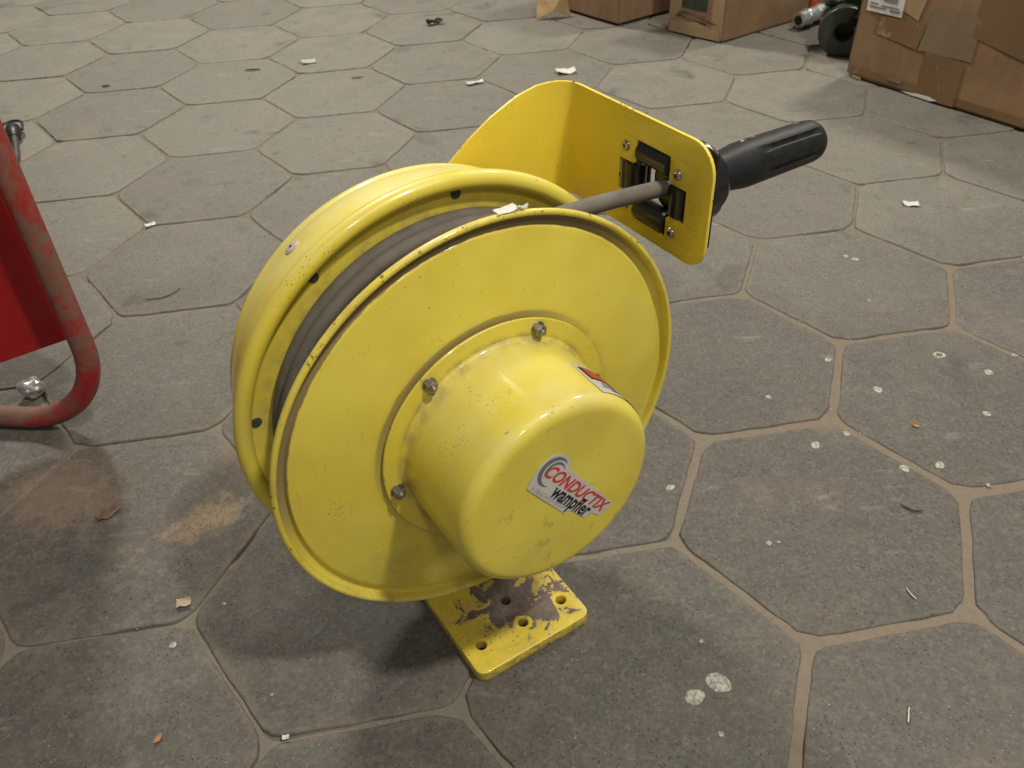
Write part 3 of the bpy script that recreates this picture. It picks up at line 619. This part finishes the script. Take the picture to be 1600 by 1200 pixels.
def strip(name, root, o_, du, n_, pts, mat, th_=.0006, lift=.0012, amp=.0016, seed=0, amp0=.004, bseed=0):
    """flat piece lying on a carton side; pts in (along, up); follows the wall's bulges"""
    me = poly2d([pts], th_/2)
    bm = bmesh.new(); bm.from_mesh(me); bmesh.ops.triangulate(bm, faces=bm.faces[:]); bmesh.ops.subdivide_edges(bm, edges=bm.edges[:], cuts=4, use_grid_fill=True); bm.to_mesh(me); bm.free()
    def f(p):
        base = o_+du*p.x+Vector((0, 0, p.y)); bulge = Vector((nz(base, 9, bseed), nz(base, 9, bseed+5), 0)).dot(n_)*amp0
        return base+n_*(lift+p.z+bulge+amp*(.5+.5*nz((p.x, p.y, seed), 35)))
    return obj(name, smooth(fixn(move(me, f)), 50), mat, root)
def rect(x0, y0, x1, y1): return [(x0, y0), (x1, y0), (x1, y1), (x0, y1)]
dC = (0.5643, -0.8256); vC = (0.8256, 0.5643)
C, du, dv = carton('cardboard_box', (0.900, 2.201), dC, vC, .62, .45, .42, M_cardC, 'large taped cardboard box with a white label, at the right edge', .005, 2.0)
n_ = -dv; Z3 = Vector((0, 0, 0)); kw = dict(amp0=.005, bseed=2.0)
strip('label_sheet', C, Z3, du, n_, rect(.022, .168, .118, .26), M_paper, lift=.0022, seed=1, **kw)
for i, (x0, y0, x1, y1) in enumerate(((.03, .200, .06, .209), (.065, .196, .10, .208), (.03, .186, .052, .189), (.06, .184, .108, .187), (.03, .178, .075, .181), (.085, .176, .112, .180))): strip('label_print', C, Z3, du, n_, rect(x0, y0, x1, y1), M_print, .0003, .0036, seed=1, **kw)
strip('parcel_tape', C, Z3, du, n_, [(.055, .120), (.175, .108), (.185, .165), (.062, .162)], M_tape, seed=2, **kw)
strip('parcel_tape', C, Z3, du, n_, [(.180, .108), (.315, .112), (.312, .21), (.192, .205)], M_clear, seed=3, **kw)
strip('parcel_tape', C, Z3, du, n_, [(.205, .004), (.305, .006), (.300, .108), (.200, .112)], M_tape, seed=4, lift=.0016, **kw)
strip('parcel_tape', C, Z3, du, n_, [(.300, .165), (.47, .135), (.47, .30), (.300, .26)], M_tape, seed=5, **kw)
strip('parcel_tape', C, Z3, du, n_, [(.012, .012), (.60, .008), (.60, .026), (.012, .030)], M_tape, seed=6, lift=.0012, **kw)
strip('parcel_tape', C, Z3, du, n_, [(.070, .20), (.16, .17), (.19, .30), (.10, .30)], M_tapeB, seed=8, lift=.0010, **kw)
strip('torn_paper', C, Z3, du, n_, [(.165, .006), (.19, .003), (.245, .004), (.262, .009), (.24, .0125), (.20, .010)], M_paper, seed=7, lift=.0035, **kw)
strip('torn_paper', C, Z3, du, n_, [(.115, .022), (.158, .020), (.162, .030), (.13, .034)], M_clear, seed=9, lift=.0035, **kw)
strip('torn_paper', C, Z3, du, n_, [(.022, .004), (.05, .003), (.046, .009), (.02, .0095)], M_kraft, seed=9, lift=.0035, **kw)
dB = (0.6938, -0.7201); vB = (0.7201, 0.6938)
B, du, dv = carton('cardboard_box', (0.641, 2.495), (-.6938, .7201), (.8212, .5706), .1905, .50, .30, M_cardB, 'small cardboard box with black pen scribble and a dark slot in its end', .0035, 6.0)
nB = Vector((-.7201, -.6938, 0)).normalized(); duB = Vector((.6938, -.7201, 0)); o_ = Vector((-.6938, .7201, 0))*.1905; kw = dict(amp0=.0035, bseed=6.0)
strip('dark_slot', B, o_, duB, nB, rect(.046, .076, .132, .16), M_green, lift=.0016, seed=1, **kw)
strip('parcel_tape', B, o_, duB, nB, [(.006, .004), (.185, .004), (.178, .030), (.10, .042), (.012, .036)], M_tapeB, seed=3, lift=.0012, amp=.004, **kw)
strip('parcel_tape', B, o_, duB, nB, [(.150, .035), (.187, .01), (.187, .20), (.148, .20)], M_tapeB, seed=5, lift=.0010, **kw)
def pen(pts, w_): return [(x, y+w_*(.6+.4*math.sin(i*2.1))) for i, (x, y) in enumerate(pts)]+[(x, y-w_*(.6+.4*math.cos(i*1.7))) for i, (x, y) in reversed(list(enumerate(pts)))]
strip('pen_scribble', B, o_, duB, nB, pen([(.035, .060), (.06, .062), (.09, .0585), (.12, .054), (.15, .049), (.170, .046)], .0018), M_black, .0003, .0026, seed=2, **kw)
strip('pen_scribble', B, o_, duB, nB, pen([(.030, .052), (.05, .0525), (.08, .048), (.11, .045), (.135, .0425)], .0022), M_black, .0003, .0026, seed=2, **kw)
strip('pen_scribble', B, o_, duB, nB, pen([(.045, .069), (.07, .0655), (.10, .064), (.13, .060)], .0012), M_black, .0003, .0026, seed=2, **kw)
A, du, dv = carton('cardboard_box', (0.367, 2.690), (-.614, .790), (.832, .555), .30, .40, .34, M_cardA, 'cardboard box with a torn flap folded out at its left corner', .004, 12.0, lift=.006)
fv = [(-.245, .085, .002), (-.185, .132, .030), (-.130, .118, .003), (-.225, .20, .14), (-.14, .20, .14), (-.245, .12, .10)]
def flap(name, pts, faces, mat): 
    me = mesh('flap', [Vector(p) for p in pts], faces); bm = bmesh.new(); bm.from_mesh(me); bmesh.ops.triangulate(bm, faces=bm.faces[:]); bmesh.ops.subdivide_edges(bm, edges=bm.edges[:], cuts=5, use_grid_fill=True)
    for v in bm.verts: v.co += Vector((0, -.003, .002))*nz(v.co, 40, 3)
    bmesh.ops.solidify(bm, geom=bm.faces[:], thickness=.0025); bmesh.ops.recalc_face_normals(bm, faces=bm.faces); bm.to_mesh(me); bm.free(); return obj(name, me, mat, A)
flap('torn_flap', [(-.243, .106, .001), (-.190, .100, .026), (-.133, .126, .003), (-.150, .150, .075), (-.235, .150, .075)], [(0, 1, 4), (1, 2, 3), (1, 3, 4)], M_kraft)

# ------------------------------------------------------------------ machine parts between the boxes
cl = empty('cast_clevis', (0.935, 2.36, 0), math.radians(-20), label='dark green cast iron eye fitting between two cardboard boxes', cat='machine part')
def Cring(r0, r1, a0, a1, n=40): 
    return [(r1*math.cos(math.radians(a0+(a1-a0)*i/n)), r1*math.sin(math.radians(a0+(a1-a0)*i/n))) for i in range(n+1)]+[(r0*math.cos(math.radians(a1-(a1-a0)*i/n)), r0*math.sin(math.radians(a1-(a1-a0)*i/n))) for i in range(n+1)]
for yy, nm in ((0, 'eye_plate'), (.075, 'eye_plate')):
    obj(nm, smooth(move(poly2d([Cring(.024, .066, 70, 395)], .020, .005, 3), lambda p: Vector((p.x, p.z+yy, p.y+.064))), 40), M_green, cl)
obj('dark_hole_fill', smooth(revolve([(0, .030), (.06, .030)], (0, .030, .064), (0, 1, 0), 24), 40), M_bracket, cl)  # dark cylinder added behind the eye so its hole looks shaded
obj('yoke_body', smooth(revolve([(0, .035), (.01, .045), (.09, .045), (.11, .03), (.20, .028)], (.02, .02, .125), (.25, 1, .05), 24), 40), M_green, cl)
obj('grease_boss', smooth(revolve([(0, .012), (.03, .012), (.034, .007)], (-.03, .04, .12), (-1, -.4, .3), 16), 40), M_green, cl)
hc = empty('hose_coupling', (0.885, 2.592, .0258), 0, label='shiny zinc hose coupling lying beside the small scribbled box', cat='coupling')
pf = [(t_*1.1, r_*1.12) for t_, r_ in ((0, .015), (.002, .020), (.030, .0205), (.032, .0225), (.040, .0225), (.042, .019), (.075, .019), (.078, .021), (.10, .021), (.104, .0165), (.125, .0165), (.128, .019), (.16, .019), (.165, .015), (.21, .015))]
obj('coupling_body', smooth(revolve(pf, (0, 0, 0), (.13, .105, .004), 24, lambda t, a: 1-.05*abs(math.sin(3*a)) if .03 < t < .042 or .078 < t < .10 else 1), 30), M_chrome, hc)
obj('bore', smooth(revolve([(-.0006, .0135), (-.0001, .0135)], (0, 0, 0), (.13, .105, .004), 20), 30), M_socket, hc)
og = empty('bottle_cap', (0.958, 2.697, 0), 0, label='small orange plastic cap behind the zinc coupling', cat='cap')
obj('cap_body', smooth(revolve([(0, .010), (.03, .011), (.062, .010), (.066, .006)], (0, 0, 0.001), (0, 0, 1), 20, lambda t, a: 1+.03*math.cos(12*a)), 40), M_orange, og)

# black plug with a wire loop on its cord
pg = empty('black_plug', (-1.174, 2.005, .017), 0, label='black rubber plug with a wire loop and cord behind red stand', cat='plug')
dd = Vector((.098, -.20, 0)).normalized(); sd = Vector((-dd.y, dd.x, 0))
obj('plug_body', smooth(revolve([(-.030, .012), (-.028, .016), (-.012, .018), (-.006, .0165), (0, .018), (.010, .0165), (.022, .012), (.030, .008)], (0, 0, 0), dd, 20), 40), M_bracket, pg)
lp_ = [sd*(.023*math.cos(t))+dd*(-.034-.040*math.sin(t)**.7 if math.sin(t) > 0 else -.034)+Vector((0, 0, .004)) for t in [PI*i/14 for i in range(15)]]
obj('wire_loop', smooth(tube([sd*.020-dd*.012]+lp_+[-sd*.020-dd*.012], .0032, 8), 60), M_bracket, pg)
obj('cord', smooth(tube([dd*.02, dd*.07+Vector((0, 0, -.004)), dd*.14+sd*-.004+Vector((0, 0, -.0085)), dd*.22+sd*-.02+Vector((0, 0, -.0085)), dd*.30+sd*-.06+Vector((0, 0, -.0085))], .0072, 12), 60), M_plug, pg)

# ------------------------------------------------------------------ litter on the floor
def scrap(name, loc, size, mat, label, cat, seed, th_=.0006, curl=.3, aspect=.6, rz=0, group=None):
    n = 7; v, f = [], []
    for j in range(n):
        for i in range(n):
            x, y = (i/(n-1)-.5), (j/(n-1)-.5); k = 1+.22*nz((x*1.2, y*1.2, seed), 1.5); k *= (1-1.5*max(0, abs(x)-.15)) if name in ('dry_leaf', 'orange_chip') else 1
            z = curl*size*(.35+.35*nz((x, y, seed), 3.0)+.9*x*x*(1 if seed % 2 else .4)); v.append((x*size, y*size*aspect*k+size*.05*nz((x, seed, 0), 3), max(0, z)))
    for j in range(n-1):
        for i in range(n-1): f.append((j*n+i, j*n+i+1, (j+1)*n+i+1, (j+1)*n+i))
    me = mesh('scrap', v, f); bm = bmesh.new(); bm.from_mesh(me); bmesh.ops.solidify(bm, geom=bm.faces[:], thickness=-th_); bmesh.ops.recalc_face_normals(bm, faces=bm.faces); bm.to_mesh(me); bm.free()
    zmin = min(v_.co.z for v_ in me.vertices)
    o = obj(name, smooth(me, 40), mat, None, label, cat, group); o.location = (loc[0], loc[1], (loc[2] if len(loc) > 2 else 0)-zmin+.0004); o.rotation_euler = (0, 0, rz); return o
scrap('paper_scrap', (.180, 2.310), .050, M_paper, 'white paper scrap just beyond the guide arm top', 'paper scrap', 3, rz=.2)
scrap('paper_scrap', (-.065, 2.254), .046, M_paper, 'white paper scrap on floor left of the guide arm', 'paper scrap', 5, aspect=.35, rz=.35)
scrap('paper_scrap', (-.543, 2.485), .040, plain('grey_paper', (.38, .36, .32), .7), 'small greyish paper square on the far floor', 'paper scrap', 8, aspect=.8, rz=.4)
scrap('paper_scrap', (.792, 1.490), .028, M_paper, 'white paper scrap on floor right of the hand grip', 'paper scrap', 11, rz=-.2)
scrap('paper_scrap', (-.707, 1.537), .020, M_paper, 'white crumb of paper at a paver corner near the plug', 'paper scrap', 14, rz=.6)
scrap('plastic_scrap', (-.194, 2.794), .055, M_hair, 'dark crumpled plastic scrap near the top edge', 'plastic scrap', 9, curl=.7, aspect=.35, rz=.3)
scrap('dry_leaf', (-.524, .758), .030, M_leaf, 'curled dry brown leaf on floor left of the sand patch', 'leaf', 6, curl=.3, aspect=.6, rz=.7)
scrap('bark_chip', (-.388, .612), .016, plain('pale_bark', (.36, .29, .20), .8), 'pale bark chip at paver corner left of the reel', 'chip', 12, curl=.5, aspect=.7, rz=.2)
scrap('orange_chip', (.552, .858), .010, plain('orange_peel', (.55, .24, .05), .6), 'tiny orange chip among white paint spots', 'chip', 17, curl=.4, aspect=.4, rz=-.5)
scrap('orange_chip', (-.369, .447), .011, plain('brick_crumb', (.42, .20, .09), .8), 'orange-brown crumb near lower left edge', 'chip', 21, curl=.5, aspect=.5, rz=1.3)
scrap('paper_scrap', (-.240, .443), .007, M_paper, 'tiny white crumb at bottom edge, left of base plate', 'paper scrap', 25, curl=.5)
def stick(name, a, b, r, mat, label, cat, bow=.0, seed=0):
    a, b = Vector((a[0], a[1], r+.0006)), Vector((b[0], b[1], r+.0006)); s_ = (b-a).cross(Vector((0, 0, 1))).normalized(); n = 12
    pts = [a.lerp(b, i/n)+s_*(bow*math.sin(PI*i/n)+r*.8*nz((i*.5, seed, 0), 1)) for i in range(n+1)]
    c = (a+b)/2; c.z = 0
    o = obj(name, smooth(tube([p-c for p in pts], [r*(.7+.3*math.sin(PI*i/n)) for i in range(n+1)], 7), 60), mat, None, label, cat); o.location = c; return o
stick('black_wire', (-.632, 1.262), (-.580, 1.294), .0009, M_hair, 'thin curved black wire on floor beside the red stand', 'wire', .012, 1)
stick('twig', (-.712, 2.432), (-.670, 2.434), .0022, M_twig, 'short dark twig on the far floor at left', 'twig', .0, 2)
stick('twig', (-.402, 2.332), (-.370, 2.340), .0014, M_twig, 'thin dark twig between the far twig and arm', 'twig', .001, 3)
stick('twig', (-1.085, 2.346), (-1.066, 2.352), .0025, M_twig, 'stubby dark twig above the black plug', 'twig', .0, 4)
stick('wood_sliver', (.436, .590), (.441, .575), .0008, M_pale, 'pale wood sliver at right, above the lower one', 'sliver', .001, 5)
stick('wood_sliver', (.376, .431), (.383, .447), .0009, M_pale, 'pale wood sliver near the bottom right edge', 'sliver', .0, 6)
stick('dark_fibre', (.478, .716), (.500, .704), .0010, M_hair, 'short dark fibre below the white paint spots', 'fibre', .005, 7)
bm = bmesh.new(); bmesh.ops.create_icosphere(bm, subdivisions=3, radius=.018)
for v in bm.verts: v.co *= 1+.34*nz(v.co, 90, 2)+.28*nz(v.co, 45, 8); v.co.z *= .8; v.co.x *= 1.1
zm = min(v.co.z for v in bm.verts); me = bpy.data.meshes.new('foil'); bm.to_mesh(me); bm.free()
fo = obj('foil_ball', me, M_foil, None, 'crumpled silver foil ball inside the red tube bend', 'foil'); fo.location = (-.722, 1.010, -zm+.0003)
# paper and lint lying on the front flange rim
def onreel(a, b, z): return reel_m @ Lc(a, b, z)
bpy.context.view_layer.update(); reel_m = reel.matrix_world.copy()
q = onreel(-.030, .128, 1.104); sc_ = scrap('paper_scrap', (q.x, q.y, q.z-.0004), .019, M_paper, 'white paper scrap lying on top of the front flange rim', 'paper scrap', 31, curl=.12, aspect=.5, rz=PHI+PI/2)
q = onreel(-.012, .195, 1.094); scrap('lint', (q.x, q.y, q.z-.0004), .010, M_paper, 'speck of white lint beside the scrap on the rim', 'lint', 33, curl=.9, aspect=.3, rz=PHI+PI/2)

# loose grit swept into the joints
def grit(name, n, mat, label, rmin, rmax, seed, bias):
    rg = random.Random(seed); v, f = [], []
    for _ in range(n):
        if rg.random() < bias:
            c, po, h0 = rg.choice(PAVERS); k = rg.randrange(6); t = rg.random()
            a0, a1 = math.radians(60*k+30), math.radians(60*k+90); p = Vector((math.cos(a0), math.sin(a0))).lerp(Vector((math.cos(a1), math.sin(a1))), t)*S
            x, y = c.x+p.x*math.cos(LA)-p.y*math.sin(LA)+rg.gauss(0, .004), c.y+p.x*math.sin(LA)+p.y*math.cos(LA)+rg.gauss(0, .004)
        else: x, y = rg.uniform(-1.6, 1.4), rg.uniform(.3, 2.9)**1.0
        if y > 3: continue
        r = rg.uniform(rmin, rmax)*(.6+.25*y); b = len(v); z = r*.45
        for dx, dy, dz in ((1, 0, 0), (-.4, .8, 0), (-.5, -.8, 0), (.1, .1, .8), (0, 0, -.8)):
            v.append((x+dx*r*rg.uniform(.6, 1.3), y+dy*r*rg.uniform(.6, 1.3), z+dz*r*rg.uniform(.5, 1)))
        f += [(b, b+1, b+3), (b+1, b+2, b+3), (b+2, b, b+3), (b+1, b, b+4), (b+2, b+1, b+4), (b, b+2, b+4)]
    return obj(name, mesh(name, v, f), mat, None, label, 'grit', kind='stuff')
grit('pale_grit', 900, M_pale, 'pale crumbs and grit scattered over the paving', .0006, .0018, 5, .7)
def sand_grains():
    rg = random.Random(8); v, f = [], []
    for _ in range(420):
        a = rg.gauss(0, .026); b = rg.gauss(0, .013); x = -.394+a*.73-b*.68; y = .742+a*.68+b*.73; r = rg.uniform(.0003, .0008); k = len(v)
        for dx, dy, dz in ((1, 0, 0), (-.5, .8, 0), (-.5, -.8, 0), (0, 0, .9)): v.append((x+dx*r, y+dy*r, -.0012+dz*r+r*.6))
        f += [(k, k+1, k+3), (k+1, k+2, k+3), (k+2, k, k+3), (k, k+2, k+1)]
    obj('sand_grains', mesh('sand', v, f), plain('sand_grain', (0.40, 0.30, 0.19), .9, 0, .3), None, 'spilt tan sand grains on a paver left of reel', 'sand', kind='stuff')
sand_grains()
grit('brown_grit', 2600, plain('brown_grit', (0.13, 0.10, 0.072), .9, 0, .5, 30), 'brown grit lying in the paving joints', .0005, .0015, 6, .9)
